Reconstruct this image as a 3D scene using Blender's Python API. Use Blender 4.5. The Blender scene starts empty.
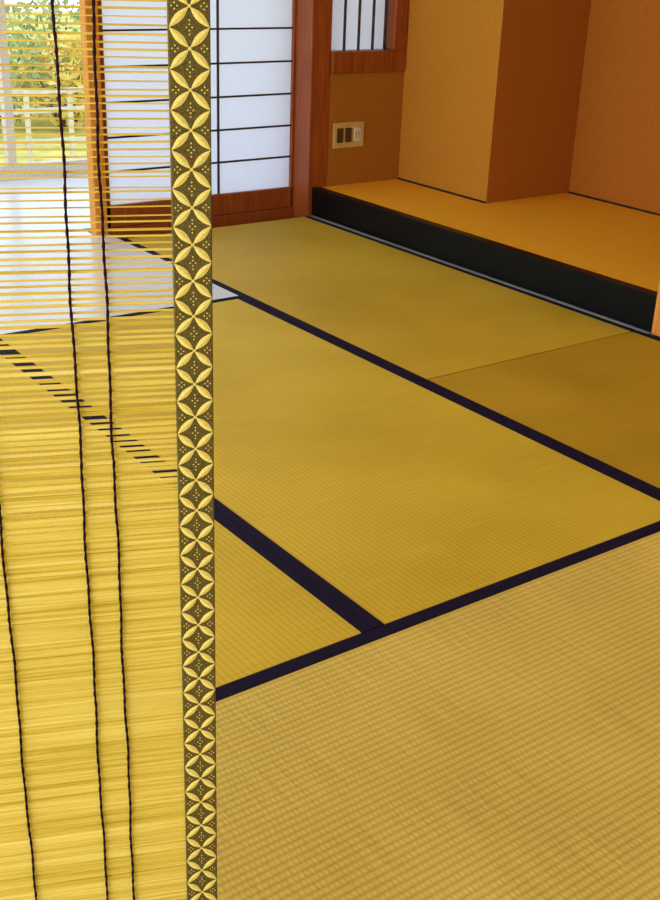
import bpy, bmesh, math, random
from mathutils import Vector, Matrix
random.seed(7)
S=bpy.context.scene
S.view_settings.view_transform='Standard'
S.view_settings.look='None'
COL=bpy.context.collection

# ---------------------------------------------------------------- helpers
def lin(c):
    return tuple(((v/255)/12.92 if v/255<=.04045 else ((v/255+.055)/1.055)**2.4) for v in c)+(1,)
class N:
    def __init__(s,name):
        s.m=bpy.data.materials.new(name); s.m.use_nodes=True
        s.t=s.m.node_tree; s.n=s.t.nodes; s.b=s.n['Principled BSDF']; s.out=s.n['Material Output']
    def new(s,ty,**k):
        x=s.n.new(ty)
        for a,v in k.items(): setattr(x,a,v)
        return x
    def ln(s,a,b): s.t.links.new(a,b)
    def math(s,op,a,b=None,c=None):
        x=s.new('ShaderNodeMath',operation=op)
        for i,v in enumerate((a,b,c)):
            if v is None: continue
            if isinstance(v,(int,float)): x.inputs[i].default_value=v
            else: s.ln(v,x.inputs[i])
        return x.outputs[0]
    def noise(s,scale,detail=3,vec=None,rough=.5):
        x=s.new('ShaderNodeTexNoise'); x.inputs['Scale'].default_value=scale; x.inputs['Detail'].default_value=detail
        x.inputs['Roughness'].default_value=rough
        if vec: s.ln(vec,x.inputs['Vector'])
        return x.outputs['Fac']
    def ramp(s,fac,stops):
        x=s.new('ShaderNodeValToRGB'); e=x.color_ramp.elements
        while len(e)<len(stops): e.new(.5)
        for i,(p,c) in enumerate(stops): e[i].position=p; e[i].color=lin(c)
        s.ln(fac,x.inputs[0]); return x.outputs[0]
    def coord(s,scale=(1,1,1)):
        tc=s.new('ShaderNodeTexCoord'); mp=s.new('ShaderNodeMapping'); mp.inputs['Scale'].default_value=scale
        s.ln(tc.outputs['Object'],mp.inputs['Vector']); return mp.outputs[0]
    def bump(s,h,st=.3,d=.001):
        x=s.new('ShaderNodeBump'); x.inputs['Strength'].default_value=st; x.inputs['Distance'].default_value=d
        s.ln(h,x.inputs['Height']); s.ln(x.outputs[0],s.b.inputs['Normal'])
def mat(name,c1,c2=None,scale=(1,1,1),ns=20,rough=.6,bump=0,bd=.001,spec=.5,detail=3):
    k=N(name); c2=c2 or c1
    v=k.coord(scale); f=k.noise(ns,detail,v)
    k.ln(k.ramp(f,[(.3,c1),(.7,c2)]),k.b.inputs['Base Color'])
    k.b.inputs['Roughness'].default_value=rough
    k.b.inputs['Specular IOR Level'].default_value=spec
    if bump: k.bump(f,bump,bd)
    return k.m
def tatami(name,axis,c1,c2,pitch=.009,bs=.35,hw=.22):
    # axis: direction (0=X,1=Y) of the long side; ribs over parallel warps with finer staggered rush stitches
    k=N(name); tc=k.new('ShaderNodeTexCoord'); sp=k.new('ShaderNodeSeparateXYZ'); k.ln(tc.outputs['Object'],sp.inputs[0])
    L=sp.outputs[axis]; W=sp.outputs[1-axis]
    ribs=k.math('ABSOLUTE',k.math('SINE',k.math('MULTIPLY',W,math.pi/pitch)))
    par=k.math('FLOOR',k.math('DIVIDE',W,pitch))
    off=k.math('MULTIPLY',k.math('MODULO',k.math('ABSOLUTE',par),2),math.pi)
    st=k.math('SINE',k.math('ADD',k.math('MULTIPLY',L,2*math.pi/.0085),off))
    st=k.math('ADD',k.math('MULTIPLY',st,.5),.5)
    h=k.math('MULTIPLY',k.math('ADD',k.math('MULTIPLY',st,.4),.6),ribs)
    mp=k.new('ShaderNodeMapping'); mp.inputs['Scale'].default_value=(2,120,1) if axis==1 else (120,2,1)
    k.ln(tc.outputs['Object'],mp.inputs['Vector'])
    grain=k.noise(3,2,mp.outputs[0]); big=k.noise(2.2,2,tc.outputs['Object'])
    f=k.math('ADD',k.math('MULTIPLY',h,hw),k.math('ADD',k.math('MULTIPLY',grain,.35),k.math('MULTIPLY',big,.65-hw)))
    k.ln(k.ramp(f,[(.2,c1),(.75,c2)]),k.b.inputs['Base Color'])
    k.b.inputs['Roughness'].default_value=.6
    k.b.inputs['Specular IOR Level'].default_value=.25
    k.bump(h,bs,.001)
    return k.m

def link(ob,parent=None):
    COL.objects.link(ob)
    if parent: ob.parent=parent
    return ob
def empty(name,loc=(0,0,0)):
    e=bpy.data.objects.new(name,None); e.empty_display_size=.1; e.location=loc; COL.objects.link(e); return e
def addbox(bm,x0,x1,y0,y1,z0,z1,mi=0):
    vs=[bm.verts.new((x,y,z)) for z in(z0,z1) for y in(y0,y1) for x in(x0,x1)]
    for q in((0,2,3,1),(4,5,7,6),(0,1,5,4),(2,6,7,3),(0,4,6,2),(1,3,7,5)):
        f=bm.faces.new([vs[i] for i in q]); f.material_index=mi
def mesh(name,bm,mats,parent=None,bevel=0,smooth=False):
    bmesh.ops.recalc_face_normals(bm,faces=bm.faces)
    me=bpy.data.meshes.new(name); bm.to_mesh(me); bm.free()
    for m in mats: me.materials.append(m)
    if smooth:
        for p in me.polygons: p.use_smooth=True
    ob=link(bpy.data.objects.new(name,me),parent)
    if bevel:
        b=ob.modifiers.new('bevel','BEVEL'); b.width=bevel; b.segments=2; b.limit_method='ANGLE'
    return ob
def boxes(name,lst,mats,parent=None,bevel=0):
    bm=bmesh.new()
    for b in lst: addbox(bm,*b)
    if not isinstance(mats,(list,tuple)): mats=[mats]
    return mesh(name,bm,mats,parent,bevel)

# ---------------------------------------------------------------- materials
M_tatX=tatami('tatami_weave_x',0,(162,143,60),(238,219,118),.0125,.4,.26)
M_tatY=tatami('tatami_weave_y',1,(172,148,28),(228,205,70),.0125,.3,.16)
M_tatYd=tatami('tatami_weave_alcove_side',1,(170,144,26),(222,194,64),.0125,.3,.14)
M_tatYe=tatami('tatami_weave_darker',1,(152,126,18),(202,170,48),.0125,.3,.14)  # same weave in a darker tone, for the mat on the seam's near side
M_heri=mat('indigo_cloth_border',(14,10,40),(24,18,54),ns=500,rough=.8,bump=.3,spec=.15)
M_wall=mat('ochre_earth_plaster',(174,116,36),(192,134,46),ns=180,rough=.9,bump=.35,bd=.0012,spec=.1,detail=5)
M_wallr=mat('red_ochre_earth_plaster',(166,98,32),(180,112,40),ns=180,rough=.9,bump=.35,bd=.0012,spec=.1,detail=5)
M_walls=mat('shaded_ochre_earth_plaster',(154,98,32),(170,110,38),ns=180,rough=.9,bump=.35,bd=.0012,spec=.1,detail=5)  # ochre plaster with the side wall's shade put into its colour
M_tokofloor=mat('woven_alcove_mat',(240,174,30),(255,200,58),ns=300,rough=.7,bump=.3,spec=.2)
M_lacq=mat('black_lacquer',(2,6,10),(4,10,15),ns=6,rough=.35,spec=.18)
M_wood=mat('red_cedar',(126,58,18),(160,80,30),scale=(18,18,1.2),ns=5,rough=.5,bump=.1)
M_woodo=mat('orange_cedar',(196,124,40),(224,154,62),scale=(18,18,1.2),ns=5,rough=.5,bump=.1)
M_pale=mat('pale_sill_wood',(200,196,186),(225,222,214),scale=(18,1,18),ns=5,rough=.5)
M_strip=mat('grey_sill_strip',(150,158,164),(176,182,188),scale=(18,1,18),ns=5,rough=.5)
M_black=mat('black_trim',(14,8,6),ns=10,rough=.6)
M_mun=mat('dark_muntin_wood',(34,18,14),(52,30,22),scale=(10,10,1),ns=8,rough=.6)
M_ceil=mat('ceiling_boards',(176,138,80),(196,158,98),scale=(1,20,1),ns=4,rough=.7)
M_plast=mat('cream_plaster',(214,196,140),(224,208,156),ns=150,rough=.9,bump=.2)
M_ver=mat('pale_floor_window_sheen',(206,220,236),(228,238,250),scale=(1,14,1),ns=6,rough=.22,spec=.6)  # bluish white stands in for window light reflected off the floor
M_string=mat('dark_purple_cord',(26,8,22),(44,14,30),ns=800,rough=.8,spec=.1)
M_band=mat('brocade_ground',(40,34,18),(122,108,54),ns=1400,rough=.8,spec=.1,detail=2)
M_gold=mat('brocade_gold_thread',(206,190,86),(238,224,136),ns=900,rough=.6,bump=.4)
M_metal=mat('switch_plate_metal',(186,160,96),(204,178,110),ns=30,rough=.4)
M_sw=mat('switch_rocker',(60,44,24),(76,56,30),ns=30,rough=.4)
k=N('shoji_paper'); k.b.inputs['Base Color'].default_value=lin((240,242,248)); k.b.inputs['Roughness'].default_value=.8
tr=k.new('ShaderNodeBsdfTranslucent'); tr.inputs[0].default_value=lin((240,244,254)); mx=k.new('ShaderNodeMixShader'); mx.inputs[0].default_value=.8
k.ln(k.b.outputs[0],mx.inputs[1]); k.ln(tr.outputs[0],mx.inputs[2]); k.ln(mx.outputs[0],k.out.inputs[0]); M_paper=k.m
def bamboo(name,c1,c2,c3,t=.35):
    k=N(name); v=k.coord((4,9,420)); f=k.noise(1.0,4,v,.55)
    c=k.ramp(f,[(.28,c1),(.45,c2),(.68,c3)])
    k.ln(c,k.b.inputs['Base Color']); k.b.inputs['Roughness'].default_value=.55
    tr=k.new('ShaderNodeBsdfTranslucent'); k.ln(c,tr.inputs[0]); mx=k.new('ShaderNodeMixShader'); mx.inputs[0].default_value=t
    k.ln(k.b.outputs[0],mx.inputs[1]); k.ln(tr.outputs[0],mx.inputs[2]); k.ln(mx.outputs[0],k.out.inputs[0]); return k.m
M_bam=bamboo('split_bamboo',(190,166,46),(234,215,90),(252,243,150),.4)
k=N('window_glass'); tp=k.new('ShaderNodeBsdfTransparent'); gl=k.new('ShaderNodeBsdfGlossy'); gl.inputs['Roughness'].default_value=.02
mx=k.new('ShaderNodeMixShader'); mx.inputs[0].default_value=.06
k.ln(tp.outputs[0],mx.inputs[1]); k.ln(gl.outputs[0],mx.inputs[2]); k.ln(mx.outputs[0],k.out.inputs[0]); M_glass=k.m
M_grass=mat('garden_moss',(160,180,80),(236,222,130),ns=6,rough=.9,detail=6)
M_leafg=mat('leaves_green',(110,150,80),(180,196,120),ns=8,rough=.7)
M_leafy=mat('leaves_yellow',(216,190,80),(240,222,120),ns=8,rough=.7)
M_leafr=mat('leaves_orange',(220,120,60),(236,170,90),ns=8,rough=.7)
M_bark=mat('bark',(90,76,60),(120,104,86),ns=20,rough=.9)
M_fence=mat('pale_bamboo_fence',(220,218,200),(240,238,226),ns=20,rough=.6)

# ---------------------------------------------------------------- floor and tatami
X1=.859; XE=1.765; YN=2.73; XA=-.006
boxes('floor',[(-3,3.0,-3,4.05,-.12,-.055)],M_black)
def mat_obj(x0,x1,y0,y1,axis,m,b=.03):
    g=.0012
    x0+=g;x1-=g;y0+=g;y1-=g
    bm=bmesh.new()
    addbox(bm,x0,x1,y0,y1,-.053,0,0)
    if axis==1:
        for a,c in((x0-.0003,x0+b),(x1-b,x1+.0003)): addbox(bm,a,c,y0-.0003,y1+.0003,-.052,.0012,1)
    else:
        for a,c in((y0-.0003,y0+b),(y1-b,y1+.0003)): addbox(bm,x0-.0003,x1+.0003,a,c,-.052,.0012,1)
    return mesh('tatami_mat',bm,[m,M_heri],None,.0006)
mat_obj(-.961,X1,-.91,0,0,M_tatX,.030)
mat_obj(XA,X1,0,1.82,1,M_tatY,.024)
mat_obj(-.91,XA,0,1.82,1,M_tatY,.024)
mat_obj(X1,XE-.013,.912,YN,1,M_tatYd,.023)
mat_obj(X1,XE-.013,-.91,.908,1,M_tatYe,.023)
mat_obj(-.961,X1,-1.82,-.91,0,M_tatX)
mat_obj(-2.5,-.961,-.91,0,0,M_tatX)
mat_obj(-2.5,-.91,0,.91,0,M_tatX)
mat_obj(-2.5,-.91,.91,1.82,0,M_tatX)
mat_obj(-2.5,-.961,-1.82,-.91,0,M_tatX)
mat_obj(X1,XE-.018,-2.73,-.91,1,M_tatY)
mat_obj(-.961,X1,-2.73,-1.82,0,M_tatX)
mat_obj(-2.5,-.961,-2.73,-1.82,0,M_tatX)
boxes('trim_alcove_sill',[(XE-.012,XE+.03,.87,YN,-.05,.001)],M_strip)
boxes('sheen_and_veranda_floor',[(-2.6,X1-.002,1.852,2.84,-.05,-.001),(-2.6,3.0,2.96,4.0,-.05,-.001),(-2.6,.80,2.84,2.96,-.05,-.001)],M_ver)  # first slab: window sheen on crosswise tatami, put into a pale colour
boxes('trim_veranda_edge',[(-2.5,X1-.002,1.822,1.845,-.05,.001)],M_heri)

# ---------------------------------------------------------------- walls
H=2.35
ZW0=.585
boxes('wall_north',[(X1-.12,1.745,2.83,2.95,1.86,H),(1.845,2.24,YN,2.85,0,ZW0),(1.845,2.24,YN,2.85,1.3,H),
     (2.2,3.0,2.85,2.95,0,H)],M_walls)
boxes('wall_alcove_back',[(2.24,2.36,2.15,2.85,0,H)],M_wall)
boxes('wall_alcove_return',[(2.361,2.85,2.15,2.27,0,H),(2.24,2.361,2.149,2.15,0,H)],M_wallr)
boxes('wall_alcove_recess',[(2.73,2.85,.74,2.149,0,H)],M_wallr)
boxes('wall_east',[(1.85,1.95,-2.9,.74,0,H),(1.95,2.85,.64,.74,0,H)],M_wall)
boxes('wall_south',[(-2.7,1.95,-3.0,-2.9,-.1,H)],M_plast)
boxes('wall_west',[(-2.72,-2.6,-3.0,-2.0,-.1,H),(-2.72,-2.6,1.7,2.0,-.1,H),(-2.72,-2.6,-2.0,1.7,2.0,H),(-2.72,-2.6,-2.0,1.7,-.1,.1)],M_plast)
boxes('ceiling',[(-2.75,3.0,-3.05,3.0,H,H+.08)],M_ceil)
boxes('trim_west_floor_edge',[(-2.6,-2.5,-2.9,1.82,-.05,.01)],M_pale)
boxes('trim_east_floor_edge',[(XE-.017,1.85,-2.9,.74,-.05,.01)],M_pale)
boxes('trim_south_floor_edge',[(-2.6,XE,-2.9,-2.73,-.05,.01)],M_pale)
HT=.122
toko=empty('tokonoma_alcove',(0,0,0))
boxes('alcove_floor',[(1.806,2.73,.74,YN,0,HT-.003)],M_tokofloor,toko)
boxes('front_beam',[(XE,1.806,.862,YN-.001,.004,HT)],M_lacq,toko,.0012)
boxes('alcove_pillar',[(1.757,1.85,.75,.860,0,H)],M_woodo,toko,.006)
boxes('baseboard_alcove',[(2.234,2.2395,2.15,2.73,HT-.003,HT+.004),(2.724,2.7295,.75,2.149,HT-.003,HT+.004)],M_black)
boxes('corner_post',[(1.745,1.845,YN,2.95,-.03,H)],M_wood,None,.004)
boxes('veranda_post',[(X1-.058,X1-.004,2.83,2.88,-.03,H)],M_woodo,None,.004)

# ---------------------------------------------------------------- shoji
sh=empty('door_1',(0,0,0))
sx0,sx1=X1-.003,1.744
boxes('shoji_frame',[(sx0,sx0+.02,2.845,2.875,.0,1.84),(sx1-.010,sx1,2.845,2.875,.0,1.84),(sx0,sx1,2.845,2.875,.02,.105),(sx0,sx1,2.845,2.875,1.78,1.84)],M_wood,sh,.002)
boxes('threshold',[(sx0,sx1,2.835,2.955,-.03,.018)],M_wood,sh,.002)
boxes('lintel',[(sx0,sx1,2.83,2.955,1.84,1.86)],M_wood,sh)
mun=[]
for i in range(1,13):
    z=.105+.1305*i; mun.append((sx0+.02,sx1-.010,2.852,2.861,z-.0035,z+.0035))
for x in(1.375,):
    mun.append((x-.0035,x+.0035,2.850,2.859,.105,1.78))
boxes('muntins',mun,M_mun,sh)
boxes('paper',[(sx0+.01,sx1-.006,2.8615,2.8625,.09,1.79)],M_paper,sh)
# ---------------------------------------------------------------- window
wi=empty('window_1',(0,0,0))
wx0,wx1=1.846,2.238
boxes('window_frame',[(wx0,wx1,YN-.012,YN+.06,ZW0,.672),(wx0,wx1,YN-.012,YN+.06,1.24,1.3),(2.168,wx1,YN-.012,YN+.06,.672,1.24)],M_wood,wi,.003)
bars=[(x-.003,x+.003,YN+.03,YN+.042,.672,1.24) for x in(1.935,2.01,2.085,2.15)]
bars+=[(wx0,2.168,YN+.034,YN+.040,1.0,1.008)]
boxes('window_bars',bars,M_mun,wi)
boxes('window_paper',[(wx0,2.168,YN+.055,YN+.056,.672,1.24)],M_paper,wi)
sw=empty('light_switch',(0,0,0))
boxes('plate',[(1.865,2.03,YN-.006,YN-.0005,.278,.385)],M_metal,sw,.004)
boxes('rockers',[(1.883+i*.044,1.883+i*.044+.032,YN-.011,YN-.005,.302,.362) for i in range(2)],M_sw,sw,.002)
boxes('outlet_module',[(1.975,2.010,YN-.009,YN-.005,.302,.362)],M_pale,sw,.002)
boxes('outlet_slots',[(1.984,1.987,YN-.0095,YN-.008,.318,.346),(1.998,2.001,YN-.0095,YN-.008,.318,.346)],M_sw,sw)

# ---------------------------------------------------------------- veranda glass door
gd=empty('window_2',(0,0,0))
boxes('sash_frame_bottom',[(-2.6,3.0,4.0,4.05,-.06,.07)],M_pale,gd)
fr=[(-2.6,3.0,4.0,4.05,1.9,2.0)]
for x in(-2.58,-1.7,-.8,.02,.93,1.9,2.95): fr.append((x-.02,x+.02,4.0,4.05,.07,1.9))
boxes('sash_frame',fr,M_pale,gd)
boxes('glass',[(-2.6,3.0,4.02,4.024,.03,1.9)],M_glass,gd)
wd=empty('window_3',(0,0,0))
fr=[(-2.70,-2.62,-2,1.7,.1,.14),(-2.70,-2.62,-2,1.7,1.95,2.0)]
for y in(-1.98,-.76,.47,1.68): fr.append((-2.69,-2.63,y-.02,y+.02,.14,1.95))
boxes('sash_frame',fr,M_wood,wd)

# ---------------------------------------------------------------- garden
boxes('garden_ground',[(-14,14,4.06,22,-.5,-.42)],M_grass)
def bush(name,c,r,m,nleaf=700):
    bm=bmesh.new()
    for i in range(nleaf):
        d=Vector((random.gauss(0,1),random.gauss(0,1),random.gauss(0,1))).normalized()*r*random.uniform(.55,1)
        d.z*=.75
        p=Vector(c)+d; s=random.uniform(.03,.07)
        u=Vector((random.gauss(0,1),random.gauss(0,1),random.gauss(0,1))).normalized(); w=u.orthogonal().normalized()
        vs=[bm.verts.new(p+u*s),bm.verts.new(p+w*s*.45),bm.verts.new(p-u*s),bm.verts.new(p-w*s*.45)]
        bm.faces.new(vs)
    for k in range(4):
        a=k*1.6; t=Vector(c)+Vector((math.cos(a),math.sin(a),.3))*r*.5; b=Vector((c[0]+.04*math.cos(a),c[1]+.04*math.sin(a),-.45))
        vs=[]
        for P,rr in((b,.025),(t,.008)):
            vs.append([bm.verts.new(P+Vector((rr*math.cos(q*math.pi/3),rr*math.sin(q*math.pi/3),0))) for q in range(6)])
        for q in range(6):
            f=bm.faces.new((vs[0][q],vs[0][(q+1)%6],vs[1][(q+1)%6],vs[1][q])); f.material_index=1
    mesh(name,bm,[m,M_bark])
for i in range(16):
    x=-4+i*.62+random.uniform(-.2,.2); r=random.uniform(.45,.8); y=random.uniform(7.2,9)
    bush('garden_shrub',(x,y,r*.7-.38),r,[M_leafg,M_leafy,M_leafg,M_leafr,M_leafy][i%5])
bm=bmesh.new()
for i in range(40): addbox(bm,-6+i*.3,-5.97+i*.3,6.0,6.02,-.45,.15)
for z in(-.2,.0,.12): addbox(bm,-6,6,6.02,6.04,z,z+.03)
mesh('garden_fence',bm,[M_fence])

# ---------------------------------------------------------------- bamboo blind
ang=-.395; E=Vector((-.6840,-.6166,0)); Wd=.95
blind=empty('bamboo_blind',(0,0,0))
blind.location=E; blind.rotation_euler=(0,0,ang)
Z0,Z1=.07,1.86; BW=.0278; P=.0049
bm=bmesh.new(); z=Z0; nseg=16
while z<Z1:
    k1=min(1,max(0,(.92-z)/.12)); k=min(1,max(0,(.765-z)/.13))      # the lower reeds are packed tighter
    th=(random.uniform(.0010,.0015)*(1-k1)+random.uniform(.0025,.0035)*k1)*(1-k)+random.uniform(.0043,.0054)*k
    dep=.0009; ph=random.uniform(0,6.28); am=random.uniform(.0001,.0005); sl=random.gauss(0,.0004)
    fq=random.uniform(5,10)
    tap=random.uniform(-.3,.3); yo=random.gauss(0,.0004)
    if k>.6: am*=.6; sl*=.5; tap*=.5
    prev=None
    for s in range(nseg+1):
        t=s/nseg; x=-Wd+t*(Wd-BW*.5)
        zc=z+am*math.sin(ph+t*fq)+sl*(t-.5)*2+random.gauss(0,.0001)
        h=th*.5*(1+tap*(t-.5)*2)
        ring=[bm.verts.new((x,yo+dy,zc+dz)) for dy,dz in((-dep,-h*.5),(-dep,h*.5),(-dep*.3,h),(dep*.6,h*.8),(dep*.6,-h*.8),(-dep*.3,-h))]
        if prev:
            for q in range(6): bm.faces.new((prev[q],prev[(q+1)%6],ring[(q+1)%6],ring[q]))
        else: bm.faces.new(ring)
        prev=ring
    bm.faces.new(prev[::-1])
    z+=P*random.uniform(.94,1.06)*(1-.16*k)
mesh('slats',bm,[M_bam],blind)
def tube(bm,pts,r,n=6):
    prev=None
    for i,p in enumerate(pts):
        rr=r*(1+.22*math.sin(i*1.57))
        ring=[bm.verts.new(p+Vector((rr*math.cos(a*2*math.pi/n),rr*math.sin(a*2*math.pi/n),0))) for a in range(n)]
        if prev:
            for q in range(n): bm.faces.new((prev[q],prev[(q+1)%n],ring[(q+1)%n],ring[q]))
        prev=ring
bm=bmesh.new()
for x0 in(-.0755,-.0995,-.161,-.31,-.337,-.48,-.62,-.65,-.80):
    pts=[];zz=Z0-.01;a=random.uniform(0,6)
    while zz<Z1+.01:
        pts.append(Vector((x0+.0005*math.sin(zz*31+a)+.0003*math.sin(zz*97+a)+random.gauss(0,.0001),-.0026,zz))); zz+=P*.5
    tube(bm,pts,.0010)
mesh('cords',bm,[M_string],blind,smooth=True)
boxes('edge_band',[(-BW,0,-.0030,.0024,Z0-.01,Z1)],M_band,blind,.0008)
bm=bmesh.new()
def petal(bm,a,b,w,y,bul=1):
    a=Vector(a);b=Vector(b);d=(b-a);n=Vector((-d.y,d.x)).normalized(); K=8
    up=[];dn=[];mid=[]
    for i in range(K+1):
        t=i/K; p=a+d*t; ww=w*math.sin(math.pi*t)
        up.append(bm.verts.new((p.x+n.x*ww,y,p.y+n.y*ww))); dn.append(bm.verts.new((p.x-n.x*ww,y,p.y-n.y*ww)))
        mid.append(bm.verts.new((p.x,y-bul*.0006*math.sin(math.pi*t),p.y)))
    for i in range(K):
        bm.faces.new((up[i],up[i+1],mid[i+1],mid[i])); bm.faces.new((mid[i],mid[i+1],dn[i+1],dn[i]))
def dia(bm,cx,cz,rx,rz,y):
    vs=[bm.verts.new((cx+dx*rx,y,cz+dz*rz)) for dx,dz in((1,0),(0,1),(-1,0),(0,-1))]; bm.faces.new(vs)
CW=BW-.001; CH=.0262; cx=-BW/2
for yy,bl in((-.00312,1),(.00252,-1)):
    zz=Z0
    while zz+CH<Z1:
        c=(cx,zz+CH/2)
        for sx in(-1,1):
            for sz in(-1,1):
                petal(bm,(c[0]+sx*.0004,c[1]+sz*.0004),(c[0]+sx*CW/2,c[1]+sz*CH/2),.0027,yy,bl)
        for sx in(-1,1):
            px=c[0]+sx*CW*.36
            for o in((0,.0019),(0,-.0019),(.0019,0),(-.0019,0)): dia(bm,px+o[0],c[1]+o[1],.0007,.0007,yy)
            dia(bm,c[0],c[1]+sx*CH*.33,.0007,.0007,yy)
        for o in((0,.0019),(0,-.0019),(.0019,0),(-.0019,0)): dia(bm,cx+o[0],zz+o[1],.0007,.0007,yy)
        dia(bm,cx,c[1],.0014,.0014,yy-.0003*bl)
        zz+=CH
mesh('band_petals',bm,[M_gold],blind)
bm=bmesh.new(); 
for z0,r in((Z1+.008,.012),(Z0-.012,.009)):
    prev=None
    for s in range(21):
        x=-Wd-.01+s*(Wd+.02)/20
        ring=[bm.verts.new((x,r*.7*math.cos(a*math.pi/5),z0+r*math.sin(a*math.pi/5))) for a in range(10)]
        if prev:
            for q in range(10): bm.faces.new((prev[q],prev[(q+1)%10],ring[(q+1)%10],ring[q]))
        else: bm.faces.new(ring)
        prev=ring
    bm.faces.new(prev[::-1])
mesh('rails',bm,[M_woodo],blind)
bm=bmesh.new()
for x0 in(-.08,-.48,-.87):
    tube(bm,[Vector((x0,0,Z1+i*(H-Z1)/30)) for i in range(31)],.002)
mesh('hanging_cords',bm,[M_string],blind)

# ---------------------------------------------------------------- added fill light, shaped as an unseen ceiling lamp
cl=empty('added_fill_lamp',(0,0,0))
k=N('added_fill_panel_glow'); k.b.inputs['Base Color'].default_value=lin((255,240,210)); k.b.inputs['Emission Color'].default_value=lin((255,236,200)); k.b.inputs['Emission Strength'].default_value=4.0
boxes('added_fill_panel',[(.5,1.1,.2,.8,H-.12,H-.03)],k.m,cl,.01)
boxes('added_fill_panel_frame',[(.48,1.12,.18,.20,H-.13,H),(.48,1.12,.80,.82,H-.13,H),(.48,.50,.20,.80,H-.13,H),(1.10,1.12,.20,.80,H-.13,H)],M_wood,cl)

# ---------------------------------------------------------------- light
w=bpy.data.worlds.new('World'); S.world=w; w.use_nodes=True
w.node_tree.nodes['Background'].inputs[0].default_value=(.86,.93,1,1); w.node_tree.nodes['Background'].inputs[1].default_value=1.8
def area(name,loc,rot,sx,sy,e,c=(1,1,1)):
    l=bpy.data.lights.new(name,'AREA'); l.shape='RECTANGLE'; l.size=sx; l.size_y=sy; l.energy=e; l.color=c
    o=bpy.data.objects.new(name,l); o.location=loc; o.rotation_euler=rot; COL.objects.link(o); return o
area('west_window_daylight',(-2.75,-.2,1.1),(0,math.radians(-90),0),1.7,3.4,97,(1,.99,.95))

# ---------------------------------------------------------------- camera
cd=bpy.data.cameras.new('camera'); cam=bpy.data.objects.new('camera',cd); COL.objects.link(cam)
yaw,pitch,roll=-.6390,.4188,.0373
R=(Matrix.Rotation(yaw,3,'Z')@Matrix.Rotation(math.pi/2-pitch,3,'X')@Matrix.Rotation(roll,3,'Z')).to_4x4()
cam.matrix_world=Matrix.Translation((-1.0896,-1.3123,1.0947))@R
cd.sensor_fit='VERTICAL'; cd.sensor_height=36; cd.sensor_width=36; cd.lens=1145.24/900*36
cd.clip_start=.02; cd.clip_end=100
S.camera=cam
